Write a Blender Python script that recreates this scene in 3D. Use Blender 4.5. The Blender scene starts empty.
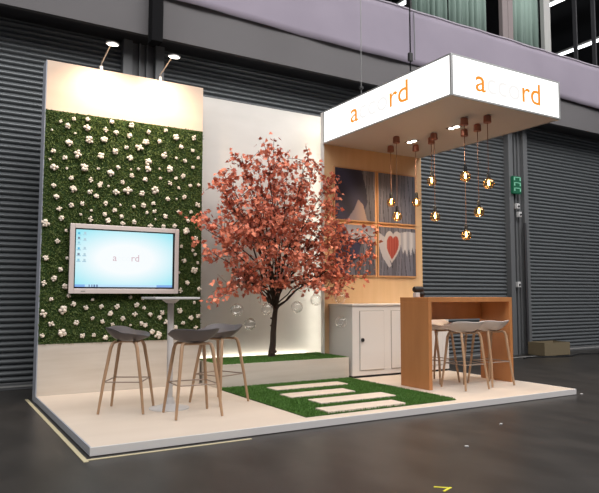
import bpy, bmesh, math, random
from mathutils import Vector, Matrix
FLOWERS=[(0.17,3.23,'s'),(0.32,3.28,'s'),(0.48,3.3,'m'),(0.26,3.19,'m'),(0.08,3.12,'t'),(0.34,3.11,'t'),(0.48,3.19,'L'),(0.5,3.05,'L'),(0.27,2.99,'L'),(0.69,3.2,'m'),(0.77,3.31,'m'),(0.82,3.19,'m'),(0.68,3.09,'L'),(0.11,2.87,'m'),(0.07,2.77,'t'),(0.23,2.81,'m'),(0.38,2.87,'L'),(0.64,2.87,'L'),(0.81,2.95,'L'),(0.11,2.69,'L'),(0.26,2.68,'t'),(0.46,2.72,'L'),(0.62,2.72,'s'),(0.85,2.76,'m'),(0.76,2.68,'L'),(0.31,2.58,'m'),(0.53,2.57,'m'),(0.65,2.54,'s'),(0.91,2.59,'s'),(1.01,3.31,'m'),(1.22,3.25,'m'),(1.45,3.3,'m'),(0.98,3.17,'m'),(1.19,3.11,'L'),(0.95,3.02,'m'),(1.11,3.03,'L'),(1.36,3.15,'m'),(1.58,3.22,'L'),(1.82,3.25,'m'),(1.66,3.11,'m'),(1.81,3.08,'m'),(1.89,3.0,'s'),(1.0,2.89,'L'),(1.42,2.97,'L'),(1.59,2.96,'s'),(1.71,2.93,'m'),(1.22,2.87,'L'),(1.22,2.78,'L'),(1.01,2.75,'t'),(1.1,2.77,'s'),(1.37,2.8,'t'),(1.5,2.81,'L'),(1.82,2.86,'s'),(1.02,2.67,'m'),(1.19,2.64,'m'),(1.39,2.68,'s'),(1.59,2.7,'s'),(1.69,2.73,'m'),(0.91,2.58,'s'),(1.51,2.62,'m'),(1.79,2.62,'s'),(1.9,2.64,'s'),(1.63,2.58,'s'),(0.98,2.48,'L'),(1.32,2.53,'L'),(1.16,2.47,'m'),(0.12,2.47,'m'),(0.34,2.45,'L'),(0.52,2.43,'m'),(0.64,2.52,'m'),(0.74,2.52,'t'),(0.83,2.46,'L'),(0.15,2.34,'m'),(0.6,2.38,'m'),(0.19,2.2,'m'),(0.32,2.26,'m'),(0.44,2.28,'m'),(0.72,2.31,'m'),(0.89,2.3,'t'),(0.82,2.23,'m'),(0.71,2.17,'m'),(0.55,2.21,'t'),(0.43,2.15,'t'),(0.22,2.09,'m'),(0.54,2.1,'m'),(0.75,2.09,'m'),(0.91,2.16,'m'),(0.92,2.08,'m'),(0.04,2.02,'L'),(0.27,1.95,'s'),(0.18,1.82,'m'),(1.49,2.42,'m'),(1.6,2.43,'t'),(1.71,2.46,'m'),(1.89,2.38,'m'),(1.06,2.29,'s'),(1.17,2.32,'m'),(1.3,2.35,'m'),(1.22,2.23,'s'),(1.31,2.25,'m'),(1.63,2.27,'s'),(1.8,2.28,'s'),(1.46,2.2,'m'),(1.33,2.15,'t'),(1.76,2.16,'m'),(1.07,2.1,'m'),(1.27,2.06,'m'),(1.43,2.07,'m'),(1.58,2.08,'m'),(1.74,2.02,'L'),(1.87,1.93,'m'),(0.06,1.63,'m'),(0.29,1.63,'s'),(0.22,1.5,'m'),(0.16,1.39,'m'),(0.05,1.34,'m'),(0.27,1.31,'m'),(0.32,1.2,'s'),(0.13,1.16,'s'),(0.38,1.1,'m'),(0.27,1.03,'L'),(0.52,1.05,'m'),(0.59,1.15,'s'),(0.69,1.07,'m'),(0.88,1.07,'m'),(0.8,0.99,'m'),(0.05,0.99,'L'),(0.14,0.88,'m'),(0.42,0.89,'m'),(0.6,0.93,'s'),(0.71,0.89,'m'),(0.83,0.86,'s'),(0.05,0.74,'m'),(0.25,0.77,'L'),(0.49,0.73,'m'),(0.62,0.74,'s'),(0.75,0.7,'m'),(1.04,1.18,'s'),(1.19,1.17,'s'),(1.12,1.08,'m'),(1.21,1.05,'s'),(1.1,0.97,'m'),(0.95,0.93,'m'),(1.29,0.97,'m'),(1.44,0.98,'m'),(1.41,0.93,'m'),(1.18,0.86,'m'),(1.23,0.84,'m'),(1.05,0.84,'t'),(1.5,0.87,'m'),(1.31,0.75,'m'),(1.4,0.71,'L'),(1.62,0.8,'m'),(1.67,1.0,'L'),(1.72,0.85,'m'),(1.82,0.92,'m'),(1.92,0.94,'m'),(1.86,1.11,'s'),(1.33,1.17,'s'),(1.89,0.79,'s'),(1.76,1.36,'m'),(1.67,1.26,'m'),(1.92,1.28,'m'),(1.68,1.83,'s'),(1.83,1.78,'s'),(1.87,1.73,'s'),(1.72,1.64,'m'),(1.9,1.62,'s'),(1.86,1.52,'L'),(1.65,1.49,'t')]
PENDANTS=[(4.79, 2.312, 2.604), (4.51, 1.842, 2.322), (5.075, 2.077, 2.596), (4.957, 1.616, 2.831), (4.834, 1.43, 2.298), (4.644, 0.677, 2.709), (5.05, 1.074, 2.024), (5.006, 0.801, 2.303), (4.811, 0.453, 2.601)]
TIPS=[(2.881, 2.45, 3.337), (2.627, 2.2, 3.064), (2.317, 2.3, 2.995), (3.187, 2.6, 3.025), (2.083, 2.4, 2.805), (1.917, 2.2, 2.603), (1.83, 2.3, 2.172), (1.717, 2.05, 2.006), (1.74, 2.1, 1.782), (1.859, 2.0, 1.102), (2.077, 2.2, 1.233), (2.45, 2.6, 2.271), (2.349, 2.1, 2.525), (3.533, 2.6, 3.237), (3.571, 2.5, 3.063), (3.675, 2.3, 2.768), (3.655, 2.2, 2.167), (3.083, 2.1, 2.656), (3.798, 2.1, 1.657), (4.22, 2.0, 1.775), (4.354, 2.1, 2.04), (3.95, 2.2, 1.304), (4.286, 2.3, 1.435), (2.742, 1.9, 2.212), (2.393, 1.85, 1.754), (2.962, 1.9, 1.715), (2.332, 2.4, 1.503), (3.715, 2.55, 1.533), (2.913, 2.2, 1.338), (2.723, 2.85, 2.038), (3.545, 2.65, 2.204), (3.137, 2.8, 2.84), (3.407, 2.0, 1.801), (2.098, 2.15, 2.486), (3.758, 2.3, 2.464), (3.856, 2.25, 2.043), (1.984, 1.95, 2.011), (2.399, 2.3, 1.272), (3.563, 2.0, 1.247), (2.689, 2.2, 2.307), (2.716, 2.6, 2.906), (3.331, 2.0, 2.395)]
BUBBLES=[(2.409, 2.2, 0.845), (3.657, 2.0, 0.849), (2.252, 2.2, 1.383), (2.11, 1.95, 1.029), (2.596, 2.1, 1.032), (3.095, 2.2, 1.051), (3.391, 2.2, 1.141), (3.85, 2.3, 1.166)]
PI = math.pi
random.seed(7)
scene = bpy.context.scene
C = scene.collection

# ------------------------------------------------------------------ materials
def mat(name, col, rough=.6, metal=0., spec=.5, emit=None, es=0., noise=None, bump=None, trans=0.):
    m = bpy.data.materials.new(name); m.use_nodes = True
    nt = m.node_tree; b = nt.nodes['Principled BSDF']
    b.inputs['Base Color'].default_value = (*col, 1)
    b.inputs['Roughness'].default_value = rough
    b.inputs['Metallic'].default_value = metal
    b.inputs['Specular IOR Level'].default_value = spec
    if emit:
        b.inputs['Emission Color'].default_value = (*emit, 1)
        b.inputs['Emission Strength'].default_value = es
    tc = None
    def coord(scale):
        tcn = nt.nodes.new('ShaderNodeTexCoord'); mp = nt.nodes.new('ShaderNodeMapping')
        mp.inputs['Scale'].default_value = scale
        nt.links.new(tcn.outputs['Object'], mp.inputs['Vector'])
        return mp.outputs['Vector']
    if noise:     # (colour 2, scale vector, contrast lo, hi)
        c2, sc, lo, hi = noise
        n = nt.nodes.new('ShaderNodeTexNoise'); n.inputs['Scale'].default_value = 1
        n.inputs['Detail'].default_value = 6
        nt.links.new(coord(sc), n.inputs['Vector'])
        r = nt.nodes.new('ShaderNodeValToRGB')
        r.color_ramp.elements[0].position = lo; r.color_ramp.elements[1].position = hi
        r.color_ramp.elements[0].color = (*col, 1); r.color_ramp.elements[1].color = (*c2, 1)
        nt.links.new(n.outputs['Fac'], r.inputs['Fac'])
        nt.links.new(r.outputs['Color'], b.inputs['Base Color'])
    if bump:      # (scale vector, strength, distance)
        sc, st, di = bump
        n = nt.nodes.new('ShaderNodeTexNoise'); n.inputs['Scale'].default_value = 1
        n.inputs['Detail'].default_value = 5
        nt.links.new(coord(sc), n.inputs['Vector'])
        bp = nt.nodes.new('ShaderNodeBump'); bp.inputs['Strength'].default_value = st
        bp.inputs['Distance'].default_value = di
        nt.links.new(n.outputs['Fac'], bp.inputs['Height'])
        nt.links.new(bp.outputs['Normal'], b.inputs['Normal'])
    return m

def emis(name, col, s):
    m = bpy.data.materials.new(name); m.use_nodes = True
    nt = m.node_tree; nt.nodes.clear()
    e = nt.nodes.new('ShaderNodeEmission'); o = nt.nodes.new('ShaderNodeOutputMaterial')
    e.inputs['Color'].default_value = (*col, 1); e.inputs['Strength'].default_value = s
    nt.links.new(e.outputs[0], o.inputs[0])
    return m

def glassy(name, tint, base, gloss=(1, 1, 1)):
    m = bpy.data.materials.new(name); m.use_nodes = True
    nt = m.node_tree; nt.nodes.clear()
    o = nt.nodes.new('ShaderNodeOutputMaterial'); mx = nt.nodes.new('ShaderNodeMixShader')
    t = nt.nodes.new('ShaderNodeBsdfTransparent'); g = nt.nodes.new('ShaderNodeBsdfGlossy')
    lw = nt.nodes.new('ShaderNodeLayerWeight'); mth = nt.nodes.new('ShaderNodeMath')
    t.inputs['Color'].default_value = (*tint, 1); g.inputs['Roughness'].default_value = .03; g.inputs['Color'].default_value = (*gloss, 1)
    lw.inputs['Blend'].default_value = base
    mth.operation = 'MULTIPLY'; mth.inputs[1].default_value = .8
    nt.links.new(lw.outputs['Facing'], mth.inputs[0])
    nt.links.new(mth.outputs[0], mx.inputs['Fac'])
    nt.links.new(t.outputs[0], mx.inputs[1]); nt.links.new(g.outputs[0], mx.inputs[2])
    nt.links.new(mx.outputs[0], o.inputs[0])
    return m

def painted(name, emission=0., rough=.6):
    m = bpy.data.materials.new(name); m.use_nodes = True
    nt = m.node_tree; b = nt.nodes['Principled BSDF']
    a = nt.nodes.new('ShaderNodeVertexColor'); a.layer_name = 'Col'
    b.inputs['Roughness'].default_value = rough
    if emission:
        b.inputs['Base Color'].default_value = (.02, .02, .02, 1)
        nt.links.new(a.outputs['Color'], b.inputs['Emission Color'])
        b.inputs['Emission Strength'].default_value = emission
    else:
        nt.links.new(a.outputs['Color'], b.inputs['Base Color'])
    return m

def leafy(name, c1, c2, rough=.6):
    """colour varies leaf by leaf (one colour per mesh island)"""
    m = bpy.data.materials.new(name); m.use_nodes = True
    nt = m.node_tree; b = nt.nodes['Principled BSDF']
    g = nt.nodes.new('ShaderNodeNewGeometry'); r = nt.nodes.new('ShaderNodeValToRGB')
    r.color_ramp.elements[0].color = (*c1, 1); r.color_ramp.elements[1].color = (*c2, 1)
    nt.links.new(g.outputs['Random Per Island'], r.inputs['Fac'])
    nt.links.new(r.outputs['Color'], b.inputs['Base Color'])
    b.inputs['Roughness'].default_value = rough
    return m

M = dict(
    floor=mat('dark polished concrete', (.027, .0245, .0225), .36, spec=.38, noise=((.042, .038, .0345), (3.2, 1.6, 1.3), .38, .66), bump=((3, 3, 3), .06, .02)),
    shutter=mat('grey galvanised shutter', (.135, .147, .155), .42, .3),
    steel=mat('grey painted steel', (.13, .135, .14), .5, .1),
    steel_dark=mat('dark grey steel', (.028, .028, .032), .6),
    fascia=mat('grey fascia', (.105, .1, .104), .75, noise=((.12, .115, .12), (.8, .8, .8), .3, .7)),
    black=mat('matt black', (.006, .006, .007), .6),
    drape=mat('lavender grey cloth', (.25, .222, .275), .9, noise=((.28, .248, .305), (1.2, 1.2, 1.2), .3, .7)),
    hem=mat('pale cloth hem', (.36, .33, .38), .9),
    gallery=mat('dark gallery lining', (.02, .02, .022), .9),
    curtain=mat('pale green curtain cloth', (.24, .33, .29), .85),
    post_pale=mat('pale grey post', (.36, .36, .35), .6),
    post_brown=mat('brownish grey post', (.2, .165, .165), .6),
    tube=emis('fluorescent tube', (.93, .96, 1), 5.),
    white_wood=mat('whitewashed wood', (.54, .475, .4), .5, noise=((.62, .56, .49), (1.2, 6, 14), .3, .7)),
    header=mat('pinkish pale board', (.66, .5, .38), .55, noise=((.7, .54, .42), (2, 6, 8), .3, .7)),
    grey_wall=mat('pale grey plaster board', (.62, .6, .56), .6, noise=((.67, .65, .61), (2, 2, 5), .3, .7)),
    ply=mat('pale plywood', (.6, .4, .215), .5, noise=((.66, .455, .26), (9, 6, 1.2), .3, .7)),
    side_white=mat('white panel edge', (.74, .73, .7), .55),
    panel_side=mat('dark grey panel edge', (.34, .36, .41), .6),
    platform=mat('pale platform board', (.62, .525, .435), .42, noise=((.66, .565, .475), (.8, 5, 4), .3, .7)),
    edge_white=mat('white platform edging', (.72, .7, .69), .5),
    moss_base=mat('dark moss ground', (.028, .06, .012), .95),
    moss=leafy('moss blades', (.046, .076, .012), (.125, .17, .034)),
    grass=leafy('grass blades', (.05, .13, .016), (.1, .235, .034)),
    grass_base=mat('green carpet backing', (.03, .085, .012), .95),
    petal=mat('white flower petals', (.78, .69, .59), .8),
    petal_core=mat('brown flower heart', (.42, .3, .16), .8),
    bezel=mat('pinkish silver bezel', (.7, .62, .6), .35, .2),
    tv_black=mat('black screen border', (.01, .01, .012), .3),
    screen=painted('lit desktop screen', 1.0, .25),
    screen_ink=emis('pale red screen letters', (.74, .54, .6), .9),
    screen_faint=emis('faint screen letters', (.93, .98, 1.), .99),
    metal=mat('brushed metal', (.55, .53, .5), .35, .9),
    rail=mat('brownish metal rail', (.3, .235, .19), .45, .5),
    soot=mat('sooty black steel', (.008, .008, .009), .9, spec=.1),
    wire=mat('thin steel wire', (.2, .2, .2), .4, .8),
    lamp_lit=emis('lit lamp glass', (1, .9, .78), 7.),
    led=emis('warm white LED profile', (1, .92, .76), 9.),
    led_bright=emis('bright LED profile', (1, .94, .82), 7.),
    sign=emis('lit white sign panel', (1, .985, .96), 1.9),
    orange=emis('backlit orange letters', (1., .36, .05), .95),
    faint=emis('almost white letters', (1, .98, .96), .965),
    alu=mat('grey aluminium profile', (.4, .41, .41), .4, .5),
    ceil=mat('canopy underside board', (.54, .52, .51), .6),
    copper=mat('brushed copper', (.36, .15, .105), .45, .6),
    cord=mat('reddish brown cord', (.2, .1, .07), .8),
    bulb=glassy('amber bulb glass', (1, .82, .55), .6, (1, .72, .4)),
    filament=emis('glowing filament', (1, .66, .28), 28.),
    bubble=glassy('clear bubble', (.97, .97, .97), .28),
    thread=glassy('nylon thread', (.93, .93, .93), .2),
    seat_grey=mat('grey moulded shell', (.1, .09, .095), .5),
    seat_white=mat('white moulded shell', (.66, .6, .57), .45),
    oak=mat('pale oak legs', (.36, .22, .125), .5, noise=((.43, .27, .16), (30, 30, 4), .3, .7)),
    table=mat('pale grey table', (.6, .58, .57), .4),
    bar=mat('warm brown veneer', (.4, .16, .052), .42, noise=((.49, .21, .075), (6, 6, 1.2), .3, .7)),
    cabinet=mat('white lacquered cabinet', (.68, .65, .62), .45),
    groove=mat('grey door groove', (.34, .31, .29), .6),
    bark=mat('dark brown bark', (.045, .028, .02), .85, bump=((40, 40, 12), .6, .01)),
    leaf=leafy('red maple leaves', (.32, .055, .03), (.92, .3, .17), .6),
    print=painted('printed canvas'),
    frame_wood=mat('orange print edge', (.55, .3, .14), .6),
    cardboard=mat('brown cardboard', (.17, .135, .08), .8),
    cardboard_in=mat('cardboard inside', (.24, .18, .105), .8),
    tape=mat('beige floor tape', (.52, .46, .3), .6),
    tape_yellow=mat('yellow floor tape', (.7, .66, .05), .6),
    exit=mat('green exit sign plastic', (.006, .06, .03), .5, emit=(.0, .2, .09), es=.2),
    exit_white=mat('white exit symbol', (.2, .5, .36), .5, emit=(.3, .8, .5), es=.12),
    box_white=mat('white plastic box', (.55, .55, .55), .5),
    soil=mat('dark plinth', (.03, .03, .03), .8),
)

# ------------------------------------------------------------------ builders
def new(): return bmesh.new()

def box(bm, x0, x1, y0, y1, z0, z1, bev=0., seg=2, rz=0., piv=None):
    t = bmesh.new(); bmesh.ops.create_cube(t, size=1)
    for v in t.verts:
        v.co = Vector(((x0+x1)/2+v.co.x*(x1-x0), (y0+y1)/2+v.co.y*(y1-y0), (z0+z1)/2+v.co.z*(z1-z0)))
    if bev: bmesh.ops.bevel(t, geom=t.edges[:], offset=bev, segments=seg, affect='EDGES', profile=.5)
    if rz:
        p = Vector(piv) if piv else Vector(((x0+x1)/2, (y0+y1)/2, 0))
        bmesh.ops.rotate(t, verts=t.verts, cent=p, matrix=Matrix.Rotation(rz, 3, 'Z'))
    me = bpy.data.meshes.new('tmp'); t.to_mesh(me); t.free(); bm.from_mesh(me); bpy.data.meshes.remove(me)

def tube(bm, pts, radii, n=10, cap=True):
    pts = [Vector(p) for p in pts]
    if not hasattr(radii, '__len__'): radii = [radii]*len(pts)
    rings = []; up = None
    for i, p in enumerate(pts):
        d = (pts[min(i+1, len(pts)-1)]-pts[max(i-1, 0)]).normalized()
        if up is None: up = Vector((1, 0, 0)) if abs(d.x) < .8 else Vector((0, 1, 0))
        a = d.cross(up).normalized(); b = a.cross(d).normalized(); up = b
        rings.append([bm.verts.new(p+radii[i]*(math.cos(2*PI*k/n)*a+math.sin(2*PI*k/n)*b)) for k in range(n)])
    for r0, r1 in zip(rings, rings[1:]):
        for k in range(n): bm.faces.new((r0[k], r0[(k+1) % n], r1[(k+1) % n], r1[k]))
    if cap:
        bm.faces.new(rings[0][::-1]); bm.faces.new(rings[-1])

def lathe(bm, prof, c=(0, 0, 0), n=24):
    rings = []
    for r, z in prof:
        if r < 1e-5: rings.append([bm.verts.new((c[0], c[1], c[2]+z))])
        else: rings.append([bm.verts.new((c[0]+r*math.cos(2*PI*k/n), c[1]+r*math.sin(2*PI*k/n), c[2]+z)) for k in range(n)])
    for a, b in zip(rings, rings[1:]):
        for k in range(n):
            if len(a) == 1 and len(b) == 1: continue
            if len(a) == 1: bm.faces.new((a[0], b[(k+1) % n], b[k]))
            elif len(b) == 1: bm.faces.new((a[k], a[(k+1) % n], b[0]))
            else: bm.faces.new((a[k], a[(k+1) % n], b[(k+1) % n], b[k]))

def ball(bm, c, r, sub=2, jit=0., sq=(1, 1, 1)):
    t = bmesh.new(); bmesh.ops.create_icosphere(t, subdivisions=sub, radius=r)
    for v in t.verts:
        v.co = Vector((v.co.x*sq[0], v.co.y*sq[1], v.co.z*sq[2]))*(1+random.uniform(-jit, jit))+Vector(c)
    me = bpy.data.meshes.new('tmp'); t.to_mesh(me); t.free(); bm.from_mesh(me); bpy.data.meshes.remove(me)

def obj(name, bm, m, parent=None, org=(0, 0, 0), smooth=None, loc=None):
    """link bm as ONE mesh object. org is the point that becomes its origin; under a parent, org is the parent's place"""
    org = Vector(org)
    if parent is not None and loc is None: org = Vector(parent['_at']) if '_at' in parent else org
    me = bpy.data.meshes.new(name)
    for v in bm.verts: v.co -= org
    bmesh.ops.recalc_face_normals(bm, faces=bm.faces[:])
    bm.to_mesh(me); bm.free()
    me.materials.append(m if not isinstance(m, str) else M[m])
    if smooth is not None:
        me.polygons.foreach_set('use_smooth', [True]*len(me.polygons))
        if smooth < 3: me.set_sharp_from_angle(angle=smooth)
    o = bpy.data.objects.new(name, me); C.objects.link(o)
    if parent is not None:
        o.parent = parent
        o['_at'] = tuple(org)
    else:
        o.location = org; o['_at'] = tuple(org)
    return o

def tag(o, label, cat, group=None):
    o['label'] = label; o['category'] = cat
    if group: o['group'] = group
    return o

def thing(name, label, cat, at=(0, 0, 0), group=None):
    o = bpy.data.objects.new(name, None); C.objects.link(o); o.empty_display_size = .1
    o.location = at; o['_at'] = tuple(at)
    return tag(o, label, cat, group)

def struct(name, bm, m, parent=None, smooth=None):
    o = obj(name, bm, m, parent, smooth=smooth)
    if parent is None: o['kind'] = 'structure'
    return o

def stuff(o): o['kind'] = 'stuff'; return o

def dup(root, loc, rz=0., label=None, group=None):
    r = root.copy(); C.objects.link(r); r.location = loc; r.rotation_euler = (0, 0, rz)
    if label: r['label'] = label
    if group: r['group'] = group
    for ch in list(root.children):
        c = ch.copy(); C.objects.link(c); c.parent = r
        for g in list(ch.children):
            d = g.copy(); C.objects.link(d); d.parent = c
    return r

def text_bm(s, size, place, depth=.006):
    """lettering as a mesh; place maps (x, y, z) of the flat text to the world"""
    cu = bpy.data.curves.new('t', 'FONT'); cu.body = s; cu.size = size; cu.extrude = depth/2
    cu.resolution_u = 6; cu.offset = .005*size if size > .3 else 0
    to = bpy.data.objects.new('t', cu); C.objects.link(to)
    dg = bpy.context.evaluated_depsgraph_get()
    me = bpy.data.meshes.new_from_object(to.evaluated_get(dg))
    bm = bmesh.new(); bm.from_mesh(me)
    bpy.data.objects.remove(to); bpy.data.curves.remove(cu); bpy.data.meshes.remove(me)
    for v in bm.verts: v.co = Vector(place(v.co.x, v.co.y, v.co.z))
    return bm

def text_w(s, size):
    bm = text_bm(s, size, lambda x, y, z: (x, y, z)); w = (min(v.co.x for v in bm.verts), max(v.co.x for v in bm.verts)); bm.free(); return w

def paint_grid(name, nx, ny, place, colour, m, parent):
    """a grid whose picture is a colour per point; colour(s, t) with s left to right, t top to bottom"""
    me = bpy.data.meshes.new(name)
    vs = [place(i/nx, j/ny) for j in range(ny+1) for i in range(nx+1)]
    fs = [(j*(nx+1)+i, (j+1)*(nx+1)+i, (j+1)*(nx+1)+i+1, j*(nx+1)+i+1) for j in range(ny) for i in range(nx)]
    at = Vector(parent['_at'])
    me.from_pydata([tuple(Vector(v)-at) for v in vs], [], fs)
    a = me.color_attributes.new('Col', 'FLOAT_COLOR', 'POINT')
    buf = []
    for j in range(ny+1):
        for i in range(nx+1): buf += [*colour(i/nx, j/ny), 1.]
    a.data.foreach_set('color', buf)
    me.materials.append(m)
    o = bpy.data.objects.new(name, me); C.objects.link(o); o.parent = parent; o['_at'] = tuple(at)
    return o

def blades(name, n, where, length, width, m, parent, normal='Z'):
    vs = []; fs = []; at = Vector(parent['_at'])
    for k in range(n):
        p = Vector(where())-at; a = random.uniform(0, 2*PI); L = length*random.uniform(.6, 1.2)
        if normal == 'Z':
            d = Vector((math.cos(a), math.sin(a), 0))*width; t = Vector((random.uniform(-.5, .5)*L, random.uniform(-.5, .5)*L, L))
        else:
            d = Vector((math.cos(a), 0, math.sin(a)))*width; t = Vector((random.uniform(-.8, .8)*L, -L*.8, random.uniform(-1.1, .4)*L))
        i = len(vs); vs += [p-d, p+d, p+t]; fs.append((i, i+1, i+2))
    me = bpy.data.meshes.new(name); me.from_pydata(vs, [], fs); me.materials.append(M[m])
    o = bpy.data.objects.new(name, me); C.objects.link(o); o.parent = parent
    return stuff(o)

# ------------------------------------------------------------------ the hall
bm = new(); box(bm, -9, 20, -13, 9.2, -.1, 0); struct('floor', bm, 'floor')

def shutter(name, x0, x1, z1=4.95):
    bm = new(); pitch = .075; prof = []
    z = .09
    while z < z1:
        for u, d in ((0, 0.), (.12, .013), (.27, .025), (.45, .031), (.6, .029), (.75, .02), (.88, .009)):
            prof.append((3.915-d, z+u*pitch))
        z += pitch
    prof.append((3.915, z))
    prev = None
    for y, zz in prof:
        cur = (bm.verts.new((x0, y, zz)), bm.verts.new((x1, y, zz)))
        if prev: bm.faces.new((prev[0], prev[1], cur[1], cur[0]))
        prev = cur
    d = struct(name, bm, 'shutter')
    b = new(); box(b, x0, x1, 3.87, 3.94, .0, .09, .006); obj('bottom_rail', b, 'steel', d)
    b = new(); box(b, x0, x1, 3.865, 3.872, .035, .055); obj('rail_strip', b, 'post_pale', d)
    return d
shutter('door_1', -5, 1.16); shutter('door_2', 1.76, 9.08); shutter('door_3', 9.66, 19)
bm = new(); box(bm, -5, 19, 3.96, 4.1, 0, 6.2); struct('wall_back', bm, 'steel_dark')

def column(name, x0, x1, y0=3.76, y1=3.96, z1=4.9):
    bm = new(); w = (x1-x0)
    box(bm, x0, x0+w*.22, y0, y1, 0, z1, .006); box(bm, x1-w*.22, x1, y0, y1, 0, z1, .006)
    box(bm, x0+w*.2, x1-w*.2, y0+.09, y1, 0, z1)
    for f in (.42, .6): box(bm, x0+w*f-.012, x0+w*f+.012, y0+.05, y0+.1, 0, z1)
    return struct(name, bm, 'steel')
column('trim_1', 1.16, 1.76); column('trim_2', 9.08, 9.66)
# overhead beam: fascia with the soffit behind it
bm = new(); box(bm, -5, 19, 3.38, 3.46, 4.79, 6.2); struct('wall_upper', bm, 'fascia')
bm = new(); box(bm, -5, 19, 3.46, 3.98, 4.83, 4.9); struct('trim_3', bm, 'steel_dark')
bm = new(); box(bm, 1.39, 1.55, 3.2, 3.375, 4.66, 9, .01); struct('trim_4', bm, 'soot')
# gallery above
bm = new(); box(bm, -5, 19, 3.46, 9.2, 6.1, 6.2); struct('floor_gallery', bm, 'gallery')
bm = new(); box(bm, -5, 19, 3.4, 9.2, 8.8, 8.9); struct('ceiling', bm, 'gallery')
bm = new(); box(bm, -5, 19, 9.1, 9.2, 6.2, 8.8); struct('wall_gallery', bm, 'gallery')
for i, (x0, x1, m, y) in enumerate([(6.28, 6.34, 'black', 3.6), (8.76, 8.92, 'post_brown', 3.6), (8.95, 9.1, 'post_brown', 3.62), (10.06, 10.27, 'post_pale', 3.6), (11.17, 11.2, 'steel_dark', 3.6), (11.85, 11.89, 'steel_dark', 3.6)]):
    bm = new(); box(bm, x0, x1, y-.05, y+.05, 6.2, 8.8, .006); struct('trim_%d' % (i+5), bm, m)

def curtain(x0, x1, y, label, folds):
    bm = new(); n = folds*8
    for s in (0, 1): pass
    prev = None
    for k in range(n+1):
        u = k/n; x = x0+(x1-x0)*u
        yy = y+.045*math.sin(u*folds*2*PI)+.02*math.sin(u*folds*4.7*PI+1)
        cur = (bm.verts.new((x, yy, 6.22)), bm.verts.new((x, yy, 8.7)))
        if prev: bm.faces.new((prev[0], cur[0], cur[1], prev[1]))
        prev = cur
    o = obj('curtain', bm, 'curtain', smooth=3.2, org=((x0+x1)/2, y, 6.2))
    md = o.modifiers.new('thick', 'SOLIDIFY'); md.thickness = .006
    return tag(o, label, 'curtain', 'curtains of the upper gallery')
curtain(6.5, 7.42, 3.78, 'pale green gallery curtain furthest left above the purple drape', 6)
curtain(7.5, 8.5, 3.78, 'pale green gallery curtain left of the brownish post', 6)
curtain(9.2, 10.16, 3.78, 'pale green gallery curtain between brownish and pale posts', 4)
for x, y0, y1, lab in [(8.2, 5., 6.6, 'lit ceiling tube above the leftmost gallery curtain'), (11.2, 3.75, 4.35, 'lit ceiling tube just right of the pale gallery post'), (14.05, 3.75, 8., 'lit ceiling tube at the far right of the gallery')]:
    t = thing('fluorescent_light', lab, 'ceiling light', (x, y0, 8.), 'fluorescent tubes over the gallery')
    bm = new(); tube(bm, [(x, y0, 8), (x, y1, 8)], .035, 8); obj('lamp_tube', bm, 'tube', t, smooth=1)
    bm = new(); box(bm, x-.05, x+.05, y0, y1, 8.04, 8.09); obj('housing', bm, 'post_pale', t)
    for yy in (y0+.2, y1-.2):
        bm = new(); tube(bm, [(x, yy, 8.09), (x, yy, 8.8)], .008, 6); obj('hanger', bm, 'wire', t)

# lavender cloth along the gallery parapet
def drape():
    t = thing('parapet_drape', 'long lavender grey cloth drape hanging along the gallery parapet', 'drape', (1.58, 3.3, 5.35))
    bm = new(); n = 240; rows = []
    for j in range(9):
        v = j/8; row = []
        for k in range(n+1):
            x = 1.58+17*k/n
            y = 3.33+.014*math.sin(x*2.1+.6*math.sin(v*3))*(1-v*.6)+.01*math.sin(x*5.3+v*2)*(1-v)
            sag = .035*math.sin(x*.8+.4)*(1-v)
            row.append(bm.verts.new((x, y, 5.33+sag+.95*v)))
        rows.append(row)
    for r0, r1 in zip(rows, rows[1:]):
        for k in range(n): bm.faces.new((r0[k], r0[k+1], r1[k+1], r1[k]))
    o = obj('cloth', bm, 'drape', t, smooth=3.2); o.modifiers.new('s', 'SOLIDIFY').thickness = .006
    bm = new()
    tube(bm, [(1.7+.2*k, 3.33+.014*math.sin((1.7+.2*k)*2.1)*.4, 6.285+.006*math.sin(k*1.3)) for k in range(86)], .022, 6)
    obj('top_hem', bm, 'hem', t, smooth=1)
    for x in (6.17,):
        bm = new(); tube(bm, [(x, 3.3, 5.36), (x+.005, 3.305, 5.8), (x, 3.31, 6.25)], .009, 6); obj('seam', bm, 'steel', t)
drape()

# exit sign and switches on the right-hand column
t = thing('exit_sign', 'green emergency exit sign high on the grey column', 'sign', (9.3, 3.75, 3.28))
bm = new(); box(bm, 9.12, 9.36, 3.69, 3.76, 3.29, 3.65, .008); obj('housing', bm, 'exit', t)
bm = new()
for k in range(3):
    z = 3.335+.112*k
    box(bm, 9.14, 9.17, 3.684, 3.692, z, z+.07); box(bm, 9.31, 9.34, 3.684, 3.692, z, z+.07)
    box(bm, 9.14, 9.34, 3.684, 3.692, z+.058, z+.072)
obj('symbol', bm, 'exit_white', t)
for z, x, lab in [(3.03, 9.27, 'upper small white box under the exit sign'), (2.86, 9.32, 'lower small white box under the exit sign'), (1.42, 9.24, 'pale control box halfway down the grey column')]:
    t = thing('control_box', lab, 'switch', (x, 3.75, z), 'boxes on the grey column')
    bm = new(); box(bm, x-.045, x+.045, 3.7, 3.765, z-.05, z+.06, .008); obj('case', bm, 'box_white', t)
    bm = new(); lathe(bm, [(0, 0), (.018, 0), (.018, .02), (0, .02)], n=12)
    bmesh.ops.rotate(bm, verts=bm.verts, matrix=Matrix.Rotation(PI/2, 3, 'X')); bmesh.ops.translate(bm, verts=bm.verts, vec=(x, 3.7, z)); obj('button', bm, 'black', t)
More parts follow.
